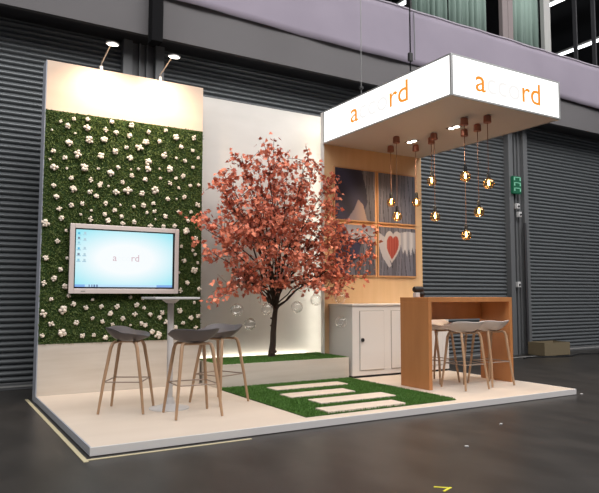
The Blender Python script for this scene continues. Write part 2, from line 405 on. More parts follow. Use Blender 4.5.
bm = new(); tube(bm, [(9.5, 3.74, .2), (9.5, 3.74, 2.7)], .03, 8); tag(obj('cable_conduit', bm, 'steel_dark', org=(9.5, 3.74, .2), smooth=1), 'dark vertical conduit on the grey column below the exit sign', 'conduit')

# open cardboard box on the floor
def carton():
    p = (9.4, 3.27, 0); t = thing('cardboard_box', 'open brown cardboard box on the hall floor by the shutter', 'box', p)
    L, W, H, k = .72, .42, .27, .008
    bm = new(); box(bm, 0, L, 0, W, .012, .02); obj('base', bm, 'cardboard', t, loc=1)
    for nm, a in (('front_wall', (0, L, 0, k)), ('rear_wall', (0, L, W-k, W)), ('side_wall', (0, k, k, W-k)), ('side_wall', (L-k, L, k, W-k))):
        bm = new(); box(bm, *a, .012, H); obj(nm, bm, 'cardboard', t, loc=1)
    bm = new(); f = [bm.verts.new(q) for q in ((.02, .02, H-.01), (.02, W-.02, H-.01), (.34, W-.03, H-.1), (.34, .03, H-.1))]; bm.faces.new(f)
    o = obj('flap', bm, 'cardboard_in', t, loc=1); o.modifiers.new('s', 'SOLIDIFY').thickness = .006
    t.rotation_euler = (0, 0, -.07)
carton()
bm = new(); tube(bm, [(8.7+.25*k, 3.2+.12*math.sin(k*1.1)-.012*k, .012) for k in range(18)], .014, 6)
tag(obj('floor_cable', bm, 'black', org=(8.7, 3.2, 0), smooth=1), 'black cable lying along the floor in front of the cardboard box', 'cable')
bm = new(); box(bm, 8.2, 9.4, 3.44, 3.49, 0, .004); tag(obj('tape_strip', bm, 'post_pale', org=(8.2, 3.44, 0)), 'pale tape strip on the hall floor behind the bar', 'tape')
t = thing('floor_tape', 'beige tape line on the dark floor round the left platform corner', 'tape', (-.05, -.1, 0))
bm = new(); box(bm, -.07, -.035, -.13, 3.0, 0, .004); obj('side_strip', bm, 'tape', t)
bm = new(); box(bm, -.035, 1.3, -.095, -.065, 0, .004); obj('front_strip', bm, 'tape', t)
bm = new(); box(bm, 1.69, 1.78, -1.885, -1.87, 0, .003, rz=-.75); box(bm, 1.69, 1.79, -1.935, -1.92, 0, .0034, rz=.35)
tag(obj('corner_mark', bm, 'tape_yellow', org=(1.73, -1.9, 0)), 'small yellow tape corner mark on the dark floor in the foreground', 'tape')
for x, y, lab in [(2.657, -1.2, 'white paper scrap on the dark floor nearest the yellow mark'), (3.576, -.74, 'white paper scrap on the dark floor nearest the platform front'), (5.83, -.01, 'white scrap at the right tip of the platform')]:
    bm = new(); box(bm, x-.014, x+.016, y-.01, y+.012, 0, .01, .003, rz=x)
    tag(obj('paper_scrap', bm, 'box_white', org=(x, y, 0)), lab, 'scrap', 'scraps on the floor')

# ------------------------------------------------------------------ platform
PT = .07
t = thing('platform', 'low pale exhibition platform with white edging on the dark floor', 'platform', (0, 0, 0))
bm = new(); box(bm, .06, 5.69, .06, 2.7, 0, .03); obj('plinth', bm, 'soil', t)
bm = new(); box(bm, .012, 5.738, .012, 2.722, .03, PT); box(bm, 1.965, 3.85, 2.722, 3.07, .03, PT); obj('deck', bm, 'platform', t)
bm = new(); box(bm, 0, 5.75, 0, .012, .005, PT, .002); obj('front_edging', bm, 'edge_white', t)
bm = new(); box(bm, 0, .012, .012, 2.722, .005, PT, .002); obj('side_edging', bm, 'panel_side', t)  # grey instead of white: shade of the unlit left side put into the colour
bm = new(); box(bm, 5.738, 5.75, .012, 2.722, .005, PT, .002); obj('side_edging', bm, 'edge_white', t)

# ------------------------------------------------------------------ flower wall
t = thing('flower_wall', 'tall moss panel studded with white flowers under a pale board, behind the screen', 'wall panel', (0, 2.73, 0))
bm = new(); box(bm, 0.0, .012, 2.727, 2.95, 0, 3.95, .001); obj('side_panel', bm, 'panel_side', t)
bm = new(); box(bm, .012, 1.955, 2.728, 2.95, 3.36, 3.95, .001); obj('header_board', bm, 'header', t)
bm = new(); box(bm, .012, 1.955, 2.728, 2.95, 0, .648, .001); obj('skirting_board', bm, 'white_wood', t)
bm = new(); box(bm, .012, 1.955, 2.725, 2.95, .648, 3.36); obj('moss_panel', bm, 'moss_base', t)
blades('moss', 52000, lambda: (random.uniform(.012, 1.953), 2.727, random.uniform(.655, 3.362)), .026, .0065, 'moss', t, 'Y')
def flower_mesh(seed):
    random.seed(seed); bm = new(); n = random.choice((4, 5, 5, 6))
    for k in range(n):
        a = 2*PI*k/n+random.uniform(-.3, .3); r = random.uniform(.12, .36)
        ball(bm, (r*math.cos(a), random.uniform(-.12, .05), r*math.sin(a)), random.uniform(.16, .27), 1, .2)
    ball(bm, (.02, -.1, 0), .2, 1, .1)
    me = bpy.data.meshes.new('flower'); bm.to_mesh(me); bm.free(); me.materials.append(M['petal'])
    me.polygons.foreach_set('use_smooth', [True]*len(me.polygons)); return me
fm = [flower_mesh(100+k) for k in range(7)]
random.seed(11)
SZ = dict(L=.102, m=.072, s=.052, t=.035)
fl = sorted(FLOWERS, key=lambda q: -SZ[q[2]])
rest = new()
for i, (x, z, k) in enumerate(fl):
    s = SZ[k]*random.uniform(.9, 1.1)
    mx = Matrix.Translation(Vector((x, 2.705, z))-Vector(t['_at'])) @ Matrix.Rotation(random.uniform(0, 6.28), 4, 'Y') @ Matrix.Scale(s, 4)
    if i < 100:
        o = bpy.data.objects.new('flower', fm[i % 7]); C.objects.link(o); o.parent = t
        o.matrix_local = mx
    else:
        n0 = len(rest.verts); rest.from_mesh(fm[i % 7]); rest.verts.ensure_lookup_table()
        bmesh.ops.transform(rest, matrix=Matrix.Translation(Vector(t['_at'])) @ mx, verts=rest.verts[n0:])
stuff(obj('small_flowers', rest, 'petal', t, smooth=3.2))

# arm lamps on top of the flower wall
def arm_lamp(x, label):
    t = thing('arm_lamp', label, 'lamp', (x, 2.72, 3.95), 'arm lamps above the flower wall')
    bm = new(); box(bm, x-.02, x+.02, 2.73, 2.79, 3.94, 4.0, .004); obj('clamp', bm, 'metal', t)
    bm = new(); tube(bm, [(x, 2.76, 3.99), (x, 2.74, 4.03), (x, 2.55, 4.06), (x, 2.3, 4.115)], .0085, 8); obj('arm', bm, 'metal', t, smooth=1)
    y, z = 2.22, 4.085
    bm = new(); lathe(bm, [(0, .032), (.045, .03), (.072, .018), (.077, .0), (.069, .0), (.069, .004), (0, .004)], (0, 0, 0), 24)
    R = Matrix.Rotation(.25, 3, 'X')
    bmesh.ops.rotate(bm, verts=bm.verts, matrix=R); bmesh.ops.translate(bm, verts=bm.verts, vec=(x, y, z)); h = obj('lamp_head', bm, 'metal', t, smooth=1)
    bm = new(); lathe(bm, [(0, -.018), (.05, -.012), (.067, 0.001), (0, .003)], (0, 0, 0), 24)
    bmesh.ops.rotate(bm, verts=bm.verts, matrix=R); bmesh.ops.translate(bm, verts=bm.verts, vec=(x, y, z)); obj('lamp_glass', bm, 'lamp_lit', t, smooth=1)
    l = bpy.data.lights.new('lamp_beam', 'SPOT'); l.energy = LAMP_W; l.color = (1, .78, .55); l.spot_size = 2.2; l.spot_blend = 1.; l.shadow_soft_size = .06
    lo = bpy.data.objects.new('lamp_beam', l); C.objects.link(lo); lo.location = (x, y+.01, z-.04)
    lo.rotation_euler = (Vector((x, 2.75, 3.2))-lo.location).to_track_quat('-Z', 'Y').to_euler()
LAMP_W = 76
arm_lamp(.63, 'left arm lamp on top of the flower wall, lit')
arm_lamp(1.37, 'right arm lamp on top of the flower wall, lit')

# ------------------------------------------------------------------ screen
t = thing('television', 'large flat screen with silver bezel hung on the flower wall', 'screen', (.96, 2.66, 1.22))
x0, x1, z0, z1 = .305, 1.62, 1.222, 2.035
bm = new(); box(bm, x0, x1, 2.655, 2.68, z0, z1, .006); obj('housing', bm, 'tv_black', t)
for a in ((x0, x0+.055, z0, z1), (x1-.05, x1, z0, z1), (x0+.055, x1-.05, z1-.052, z1), (x0+.055, x1-.05, z0, z0+.058)):
    bm = new(); box(bm, a[0], a[1], 2.635, 2.66, a[2], a[3], .004); obj('bezel', bm, 'bezel', t)
bm = new(); box(bm, .44, .49, 2.633, 2.637, 1.243, 1.255, .001); obj('logo_plate', bm, 'groove', t)
bm = new(); box(bm, .6, 1.3, 2.68, 2.73, 1.4, 1.85); obj('wall_mount', bm, 'black', t)
sx0, sx1, sz0, sz1 = .374, 1.545, 1.3, 1.97
icons = [(.03, .07), (.03, .15), (.03, .235), (.03, .33), (.03, .43), (.03, .53), (.085, .06), (.085, .165), (.085, .32), (.085, .43), (.085, .53)]
def screen_col(s, u):
    d = max(abs(s-.5)*2, abs(u-.5)*2); e = min(1, max(0, (1.05-math.hypot((s-.5)*1.5, (u-.5)*1.7))*1.6))
    c = [.34+.58*e, .8+.165*e, .9+.085*e]
    c[0] = min(c[0], 1)
    for q, (a, b) in enumerate(icons):
        dx, dy = abs(s-a), abs(u-b)
        if dx < .011 and dy < .018: c = [(.1, .45, .7), (.15, .2, .28), (.3, .6, .75)][q % 3] if q < 6 else (.45, .62, .7)
        elif dx < .02 and .024 < dy < .034 and u > b: c = (.4, .6, .72)
    if u > .955:
        c = (.22, .42, .82) if s < .1 or s > .83 else (.5, .75, .95)
        for a in (.14, .165, .19, .215):
            if abs(s-a) < .007: c = (.12, .2, .4)
    return c
sc = paint_grid('display', 190, 110, lambda s, u: (sx0+(sx1-sx0)*s, 2.6535, sz1-(sz1-sz0)*u), screen_col, M['screen'], t)
def word(parent, size, put, ink, pale, name='lettering', gap=.0):
    """the six-letter name: first and last two letters strong, the middle three nearly lost"""
    ws = text_w('accord', size)[1]
    xa = 0
    for s, m, nm in (('a', ink, name), ('cco', pale, 'faint_'+name), ('rd', ink, name)):
        pre = {'a': '', 'cco': 'a', 'rd': 'acco'}[s]
        off = 0 if not pre else text_w(pre+'n', size)[1]-text_w('n', size)[1]
        o = obj(nm, text_bm(s, size, lambda x, y, z, o=off: put(x+o-ws/2, y, z)), m, parent)
word(sc, .118, lambda x, y, z: (.96+x, 2.651+z*.3, 1.612+y), 'screen_ink', 'screen_faint')

# ------------------------------------------------------------------ backdrop behind the tree
bm = new(); box(bm, 1.955, 4.4, 3.08, 3.2, 0, 3.96, .003)
tag(obj('backdrop_panel', bm, 'grey_wall', org=(2.9, 3.1, 0)), 'pale grey backdrop panel behind the red tree', 'wall panel')
def led(label, a, pts, m='led'):
    t = thing('led_strip', label, 'light strip', a, 'light strips around the tree backdrop')
    bm = new(); box(bm, *pts[0]); obj('profile', bm, 'alu', t)
    bm = new(); box(bm, *pts[1]); obj('diffuser', bm, m, t)
led('horizontal lit strip along the foot of the grey backdrop behind the planter', (2.0, 3.03, .3), ((1.97, 3.79, 3.0, 3.03, PT, .33), (1.97, 3.79, 3.03, 3.06, .3, .35)))
led('vertical lit strip glowing from behind the left edge of the plywood wall', (4.03, 2.9, 0), ((4.045, 4.06, 2.805, 2.9, 0, 3.93), (4.0, 4.045, 2.83, 2.9, .1, 3.93)), 'led_bright')

# planter box with artificial grass top
t = thing('planter_box', 'long low white planter box with grass top under the red tree', 'planter', (2.9, 2.2, PT))
for a in ((2.0, 3.905, 2.168, 2.19), (2.0, 3.905, 2.95, 2.975)):
    bm = new(); box(bm, *a, PT, .36, .002); obj('side_board', bm, 'white_wood', t)
for a in ((2.0, 2.022, 2.19, 2.95), (3.883, 3.905, 2.19, 2.95)):
    bm = new(); box(bm, *a, PT, .36, .002); obj('end_board', bm, 'white_wood', t)
bm = new(); box(bm, 2.022, 3.883, 2.19, 2.95, .2, .355); obj('turf_base', bm, 'grass_base', t)
blades('turf', 22000, lambda: (random.uniform(2.003, 3.9), random.uniform(2.17, 2.97), .352), .022, .006, 'grass', t)

# grass rug and its four boards
t = thing('grass_rug', 'bright green artificial grass rug laid across the platform', 'rug', (2.9, 1.1, PT))
bm = new(); box(bm, 1.985, 3.895, .155, 2.165, PT, PT+.008); obj('backing', bm, 'grass_base', t)
boards = [(2.47, 3.5, 1.62, 1.86, 'pale stepping board nearest the planter'), (2.36, 3.22, 1.08, 1.34, 'short pale stepping board, second from the planter'), (2.44, 3.43, .6, .87, 'pale stepping board, second from the platform front'), (2.24, 3.2, .17, .4, 'pale stepping board nearest the platform front')]
def on_rug():
    while 1:
        x, y = random.uniform(1.987, 3.893), random.uniform(.157, 2.163)
        if not any(a-.006 < x < b+.006 and c-.006 < y < d+.006 for a, b, c, d, _ in boards): return (x, y, PT+.007)
blades('pile', 46000, on_rug, .022, .006, 'grass', t)
for a, b, c, d, lab in boards:
    bm = new(); box(bm, a, b, c, d, PT+.008, PT+.03, .004)
    tag(obj('stepping_board', bm, 'platform', org=((a+b)/2, (c+d)/2, PT)), lab, 'board', 'stepping boards on the grass rug')

# ------------------------------------------------------------------ plywood feature wall
t = thing('plywood_wall', 'pale plywood wall behind the four prints under the canopy', 'wall panel', (4.8, 2.73, 0))
bm = new(); box(bm, 3.875, 5.765, 2.73, 2.76, 0, 3.9, .002); obj('face_board', bm, 'ply', t)
bm = new(); box(bm, 3.858, 3.875, 2.728, 2.8, 0, 3.92, .002); obj('side_board', bm, 'side_white', t)
bm = new(); box(bm, 5.745, 5.765, 2.76, 2.8, 0, 3.44, .002); obj('side_board', bm, 'ply', t)
bm = new(); box(bm, 3.875, 5.745, 2.785, 2.8, 0, 3.44); obj('rear_board', bm, 'side_white', t)

# four canvas prints: gloved hands holding a red heart before a plank fence
def smooth(a, b, x):
    x = min(1, max(0, (x-a)/(b-a))); return x*x*(3-2*x)
def mixc(a, b, f): return [a[i]*(1-f)+b[i]*f for i in range(3)]
def inpoly(p, q):
    c = False; n = len(p)
    for i in range(n):
        a, b = p[i], p[i-1]
        if (a[1] > q[1]) != (b[1] > q[1]) and q[0] < (b[0]-a[0])*(q[1]-a[1])/(b[1]-a[1])+a[0]: c = not c
    return c
def heart(x, y):   # x, y in units of the heart, tip down
    y = -y; x *= 1.12+.25*max(0, -y)
    return (x*x+y*y-1)**3-x*x*y**3 < 0
rr = random.Random(3)
plank = [rr.uniform(.6, 1.15) for _ in range(40)]
def art(s, t): return [v*.78 for v in art_full(s, t)]
def art_full(s, t):
    # planks
    k = s*22+.25*math.sin(t*9+s*30); i = int(k); f = k-i
    c = [.17*plank[i], .17*plank[i], .215*plank[i]]
    if f < .14: c = [v*.3 for v in c]
    g = .5+.5*math.sin(s*310+3*math.sin(t*14)); c = [v*(.75+.5*g) for v in c]
    # dark coat at the left
    edge = .31+.07*math.sin(t*5.)-.1*smooth(.3, .5, t)+.12*smooth(.55, .7, t)-.16*smooth(.8, 1, t)
    if s < edge: c = mixc((.012, .014, .04), (.035, .036, .085), .5+.5*math.sin(s*21-t*13))
    # sleeve and left glove
    if inpoly([(.12, .5), (.22, .38), (.27, .28), (.33, .33), (.37, .46), (.4, .5)], (s, t)): c = mixc((.24, .2, .24), (.4, .29, .25), smooth(.2, .36, s))
    if inpoly([(.08, .5), (.42, .5), (.5, .56), (.5, .7), (.42, .66), (.3, .64), (.2, .66), (.12, .6)], (s, t)): c = mixc((.27, .28, .36), (.5, .5, .54), smooth(.52, .62, t)*.8)
    # right glove with fingers
    if inpoly([(.78, .57), (.9, .55), (1., .56), (1., .7), (.98, .78), (.955, .71), (.935, .8), (.91, .72), (.885, .81), (.86, .73), (.83, .78), (.8, .68)], (s, t)):
        c = mixc((.38, .38, .42), (.62, .61, .63), .5+.5*math.sin(s*75))
    if inpoly([(.53, .58), (.6, .62), (.62, .74), (.68, .9), (.65, .92), (.57, .82), (.52, .7)], (s, t)): c = (.5, .49, .53)
    # heart
    x, y = (s-.695)/.085, (t-.735)/.118
    x += .1*y
    if heart(x*.82, y*.82): c = (.55, .52, .53)
    if heart(x*1.12, y*1.1-.02): c = mixc((.36, .05, .035), (.46, .1, .065), .5+.5*math.sin(s*190))
    return c
PX = [(4.048, 4.79, 0., .475), (4.86, 5.60, .525, 1.)]; PZ = [(2.335, 3.108, 0., .48), (1.508, 2.262, .52, 1.)]
for r, c, lab in [(0, 0, 'upper left print of dark coat and sleeve against planks'), (0, 1, 'upper right print of bare grey wooden planks'), (1, 0, 'lower left print of dark coat and pale glove'), (1, 1, 'lower right print with the red heart in gloved hands')]:
    a, b, s0, s1 = PX[c]; d, e, t0, t1 = PZ[r]
    t = thing('canvas_print', lab, 'picture', ((a+b)/2, 2.73, d), 'canvas prints on the plywood wall')
    bm = new(); box(bm, a-.02, b+.02, 2.703, 2.729, d-.02, e+.02, .003); obj('stretcher_frame', bm, 'frame_wood', t)
    paint_grid('picture', 84, 84, lambda s, u, a=a, b=b, d=d, e=e: (a+(b-a)*s, 2.7015, e-(e-d)*u), lambda s, u, s0=s0, s1=s1, t0=t0, t1=t1: art(s0+(s1-s0)*s, t0+(t1-t0)*u), M['print'], t)

# ------------------------------------------------------------------ cabinet
t = thing('cabinet', 'white low cabinet with panelled doors against the plywood wall', 'cabinet', (4.85, 2.4, PT))
bm = new(); box(bm, 3.97, 5.73, 2.17, 2.725, PT, PT+.03); obj('plinth', bm, 'soil', t)
bm = new(); box(bm, 3.95, 5.75, 2.15, 2.728, PT+.03, 1.06, .003); obj('body', bm, 'cabinet', t)
bm = new(); box(bm, 3.94, 5.76, 2.135, 2.728, 1.06, 1.082, .003); obj('worktop', bm, 'cabinet', t)
for k, x in enumerate((4.078, 4.635, 5.19)):
    bm = new(); box(bm, x-.008, x+.423, 2.146, 2.152, .165, .99); obj('door_gap', bm, 'groove', t)
    bm = new(); box(bm, x, x+.415, 2.138, 2.15, .173, .982, .002); d = obj('door', bm, 'cabinet', t)
    kx = x+.035 if x < 4.2 else x+.38
    if k: continue
    bm = new(); tube(bm, [(kx, 2.138, .588), (kx, 2.122, .588)], [.026, .026], 16); obj('knob', bm, 'black', d, smooth=1)

# ------------------------------------------------------------------ canopy
cx0, cx1, cy0, cy1, cz0, cz1 = 3.85, 5.745, .09, 2.728, 3.44, 3.92
t = thing('canopy', 'box canopy with glowing white sides and orange letters over the bar', 'canopy', (4.8, 1.4, cz0))
bm = new(); box(bm, cx0+.02, cx1-.02, cy0+.02, cy1, cz0, cz0+.02); obj('ceiling_board', bm, 'ceil', t)
bm = new(); box(bm, cx0+.02, cx1-.02, cy0+.02, cy1, cz1-.03, cz1-.01); obj('top_board', bm, 'ceil', t)
bm = new(); box(bm, cx0+.02, cx1-.02, cy1-.012, cy1-.001, cz0-.003, cz1-.01); obj('light_stop_board', bm, 'ceil', t)  # unseen board added to stop LED light leaking through the hollow canopy
for a in ((cx0, cx0+.03, cy0, cy0+.03), (cx1-.03, cx1, cy0, cy0+.03), (cx0, cx0+.03, cy1-.03, cy1), (cx1-.03, cx1, cy1-.03, cy1)):
    bm = new(); box(bm, *a, cz0-.004, cz1+.004, .004); obj('corner_post', bm, 'alu', t)
for z in (cz0-.004, cz1-.016):
    for a in ((cx0+.03, cx1-.03, cy0, cy0+.02), (cx0, cx0+.02, cy0+.03, cy1-.03), (cx1-.02, cx1, cy0+.03, cy1-.03)):
        bm = new(); box(bm, *a, z, z+.02); obj('edge_rail', bm, 'alu', t)
bm = new(); box(bm, cx0+.03, cx1-.03, cy0+.005, cy0+.02, cz0+.016, cz1-.016); fp = obj('light_panel', bm, 'sign', t)
bm = new(); box(bm, cx0+.005, cx0+.02, cy0+.03, cy1-.03, cz0+.016, cz1-.016); lp = obj('light_panel', bm, 'sign', t)
bm = new(); box(bm, cx1-.02, cx1-.005, cy0+.03, cy1-.03, cz0+.016, cz1-.016); obj('light_panel', bm, 'sign', t)
word(fp, .385, lambda x, y, z: (4.79+x*1.09, cy0+.001+z*.3, 3.555+y), 'orange', 'faint')
word(lp, .385, lambda x, y, z: (cx0+.001+z*.3, 1.43-x*1.16, 3.582+y), 'orange', 'faint')
for x, y, lab in [(4.05, 1., 'black hoist cable holding the canopy front'), (4.05, 2.04, 'thin grey wire holding the canopy near the wall')]:
    t = thing('hoist_cable', lab, 'cable', (x, y, 3.9), 'cables holding the canopy')
    r = .009 if y < 1.5 else .006
    bm = new(); tube(bm, [(x, y, 3.915), (x, y, 10.)], r, 8); obj('wire', bm, 'soot' if y < 1.5 else 'wire', t, smooth=1)
    bm = new(); box(bm, x-.03, x+.03, y-.02, y+.02, 4.16 if y < 1.5 else 4.1, 4.27 if y < 1.5 else 4.14, .008); obj('shackle', bm, 'black', t)

# recessed twin spots
def recessed(x, y, label):
    t = thing('recessed_spotlight', label, 'ceiling light', (x, y, cz0), 'twin spotlights in the canopy')
    bm = new(); box(bm, x-.055, x+.055, y-.1, y+.1, cz0-.006, cz0, .002); obj('plate', bm, 'steel_dark', t)
    for s in (-1, 1):
        bm = new(); lathe(bm, [(0, -.014), (.032, -.012), (.038, -.004), (.038, 0), (0, 0)], (x, y+s*.048, cz0-.004), 20); obj('lamp', bm, 'lamp_lit', t, smooth=1)
        l = bpy.data.lights.new('spot_beam', 'SPOT'); l.energy = SPOT_W; l.color = (1, .77, .54); l.spot_size = 2.1; l.spot_blend = .6; l.shadow_soft_size = .05
        lo = bpy.data.objects.new('spot_beam', l); C.objects.link(lo); lo.location = (x, y+s*.048, cz0-.03)
SPOT_W = 60
recessed(4.876, 1.935, 'twin recessed spotlight in the canopy nearer the plywood wall')
recessed(4.848, 1.06, 'twin recessed spotlight in the canopy nearer the front')

# pendant bulbs
def pendant(x, y, z, label, at_first=[None]):
    bz = z
    t = thing('pendant_bulb', label, 'pendant lamp', (x, y, cz0), 'pendant bulbs under the canopy')
    bm = new(); lathe(bm, [(0, 0), (.03, 0), (.046, -.012), (.05, -.09), (.044, -.096), (0, -.096)], (x, y, cz0), 20); obj('ceiling_cup', bm, 'copper', t, smooth=.6)
    bm = new(); tube(bm, [(x, y, cz0-.095), (x, y, bz+.1)], .0045, 6); obj('cord', bm, 'cord', t, smooth=1)
    bm = new(); lathe(bm, [(0, .13), (.012, .13), (.022, .115), (.024, .055), (.03, .05), (.03, .042), (0, .042)], (x, y, bz), 16); obj('socket', bm, 'black', t, smooth=.6)
    bm = new(); pr = [(.021, .052), (.028, .04)]
    pr += [(.068*math.sin(a), -.02+.068*math.cos(a)) for a in [.55+(PI-.55)*k/12 for k in range(13)]]
    pr[-1] = (0, -.088); lathe(bm, pr, (x, y, bz), 20); obj('glass_bulb', bm, 'bulb', t, smooth=3.2)
    bm = new()
    for a in (0, 1, 2):
        a *= 4/3
        c, s = .013*math.cos(a*PI/2), .013*math.sin(a*PI/2)
        tube(bm, [(x+c*.3, y+s*.3, bz+.03), (x+c, y+s, bz-.01), (x+c*.5, y+s*.5, bz-.045)], .0026, 5)
    obj('filament', bm, 'filament', t)
    l = bpy.data.lights.new('bulb_glow', 'POINT'); l.energy = 1.3; l.color = (1, .62, .3); l.shadow_soft_size = .02
    lo = bpy.data.objects.new('bulb_glow', l); C.objects.link(lo); lo.location = (x, y, bz-.02)
plabs = ['leftmost pendant bulb, before the plywood wall, in front of the upper right print', 'second pendant bulb from the left, hanging lower than the leftmost', 'third pendant bulb from the left, at the edge of the plywood wall', 'higher one of the close pair of pendant bulbs left of the middle', 'lower one of the close pair of pendant bulbs left of the middle', 'highest and largest pendant bulb near the middle of the canopy', 'lowest of all pendant bulbs', 'second pendant bulb from the right, hanging low', 'rightmost pendant bulb, hanging high']
for (x, y, z), lab in zip(PENDANTS, plabs): pendant(x, y, z, lab)

# ------------------------------------------------------------------ bar counter
t = thing('bar_counter', 'tall warm brown veneered bar counter on the right of the platform', 'bar', (4.84, 1.05, PT))
bx0, bx1, by0, by1, bz = 4.118, 5.6, .815, 1.335, 1.18
bm = new(); box(bm, bx0, bx1, by0, by1, bz-.058, bz, .003); obj('top', bm, 'bar', t)
bm = new(); box(bm, bx0, bx0+.055, by0, by1, PT, bz-.058, .003); obj('side_panel', bm, 'bar', t)
bm = new(); box(bm, bx1-.055, bx1, by0, by1, PT, bz-.058, .003); obj('side_panel', bm, 'bar', t)
bm = new(); box(bm, bx0+.055, bx1-.055, by1-.03, by1, .885, bz-.058); obj('apron', bm, 'bar', t)
# little camera on the bar
t = thing('table_camera', 'small black camera with white base standing on the bar top', 'camera', (4.3, 1.2, bz))
bm = new(); box(bm, 4.245, 4.31, 1.17, 1.235, bz, bz+.06, .006); obj('base', bm, 'box_white', t)
bm = new(); tube(bm, [(4.235, 1.2, bz+.1), (4.25, 1.2, bz+.1), (4.36, 1.2, bz+.1), (4.37, 1.2, bz+.1)], [.032, .04, .04, .034], 16); obj('head', bm, 'black', t, smooth=1)
bm = new(); ball(bm, (4.36, 1.2, bz+.042), .044, 2); obj('foot', bm, 'black', t, smooth=3.2)

# ------------------------------------------------------------------ bar stools
def make_stool(label, kind, fs=1.):
    t = thing('bar_stool', label, 'bar stool', (0, 0, 0))
    bm = new(); n = 32; nr = 8; rings = []
    for j in range(nr+1):
        r = j/nr; ring = []
        for k in range(n):
            th = 2*PI*k/n; c, s = math.cos(th), math.sin(th)
            q = (abs(c)**2.5+abs(s)**2.5)**(-1/2.5)
            x, y = .24*r*q*c, .205*r*q*s
            z = .69+.03*r*r
            z += r**3*(.095*max(0, -s)**.8+.06*abs(c)**1.5+.012*max(0, s)**2)
            if j == 0: ring = [bm.verts.new((0, 0, z))]; break
            ring.append(bm.verts.new((x, y, z)))
        rings.append(ring)
    for a, b in zip(rings, rings[1:]):
        for k in range(n):
            if len(a) == 1: bm.faces.new((a[0], b[k], b[(k+1) % n]))
            else: bm.faces.new((a[k], a[(k+1) % n], b[(k+1) % n], b[k]))
    s = obj('seat', bm, 'seat_'+kind, t, smooth=3.2)
    md = s.modifiers.new('thick', 'SOLIDIFY'); md.thickness = .013; md.offset = -1
    s.modifiers.new('sub', 'SUBSURF').levels = 1
    bm = new()
    for y in (-.09, .09): tube(bm, [(-.13, y, .675), (.13, y, .675)], .0125, 8)
    tube(bm, [(0, -.09, .678), (0, .09, .678)], .0125, 8)
    obj('seat_support', bm, 'oak', t, smooth=1)
    for sx in (-1, 1):
        for sy in (-1, 1):
            bm = new()
            tube(bm, [(sx*.222*fs, sy*.215, .004), (sx*.19*fs, sy*.178, .3), (sx*.152, sy*.128, .62), (sx*.142, sy*.112, .665), (sx*.115, sy*.095, .682)], [.0125, .0155, .0175, .017, .014], 10)
            obj('leg', bm, 'oak', t, smooth=1)
    bm = new(); cs = [(-.19*fs, -.178), (.19*fs, -.178), (.19*fs, .178), (-.19*fs, .178)]
    for a, b in zip(cs, cs[1:]+cs[:1]): tube(bm, [(*a, .3), (*b, .3)], .006, 8)
    obj('footrest', bm, 'rail', t, smooth=1)
    return t
def put(t, x, y, face):
    t.location = (x, y, PT); t.rotation_euler = (0, 0, math.atan2(face[1], face[0])-PI/2)
g1, g2 = 'grey stools at the white table', 'white stools at the bar'
a = make_stool('grey bar stool with oak legs left of the white table', 'grey'); a['group'] = g1
put(a, .65, 1.37, (.86, -.5))
for x, y, f, lab in [(1.13, .84, (.06, 1), 'grey bar stool in front of the white table, its back to us'), (1.63, 1.35, (-.92, -.38), 'grey bar stool right of the white table, nearest the planter')]:
    s = dup(a, (0, 0, 0), 0, lab, g1); put(s, x, y, f)
b = make_stool('white bar stool in the middle of the bar, near side', 'white', .84); b['group'] = g2
put(b, 4.63, .74, (.05, .97))
for x, y, f, lab in [(5.15, .8, (.05, .97), 'white bar stool at the right end of the bar'), (4.72, 1.32, (.1, -1), 'white bar stool behind the bar, seen through its left half')]:
    s = dup(b, (0, 0, 0), 0, lab, g2); put(s, x, y, f)

# high table
t = thing('high_table', 'pale grey pedestal high table between the three grey stools', 'table', (1.05, 1.27, PT))
bm = new(); box(bm, .815, 1.275, 1.04, 1.5, 1.163, 1.185, .004); obj('tabletop', bm, 'table', t)
bm = new(); tube(bm, [(1.05, 1.27, .1), (1.05, 1.27, 1.163)], .031, 20); obj('column', bm, 'table', t, smooth=1)
bm = new(); lathe(bm, [(0, 0), (.2, 0), (.2, .008), (.12, .02), (.06, .05), (.042, .11), (0, .11)], (1.05, 1.27, PT), 36); obj('base', bm, 'table', t, smooth=.6)
bm = new(); lathe(bm, [(0, 0), (.09, 0), (.08, -.012), (.045, -.04), (0, -.04)], (1.05, 1.27, 1.163), 24); obj('bracket', bm, 'table', t, smooth=.6)

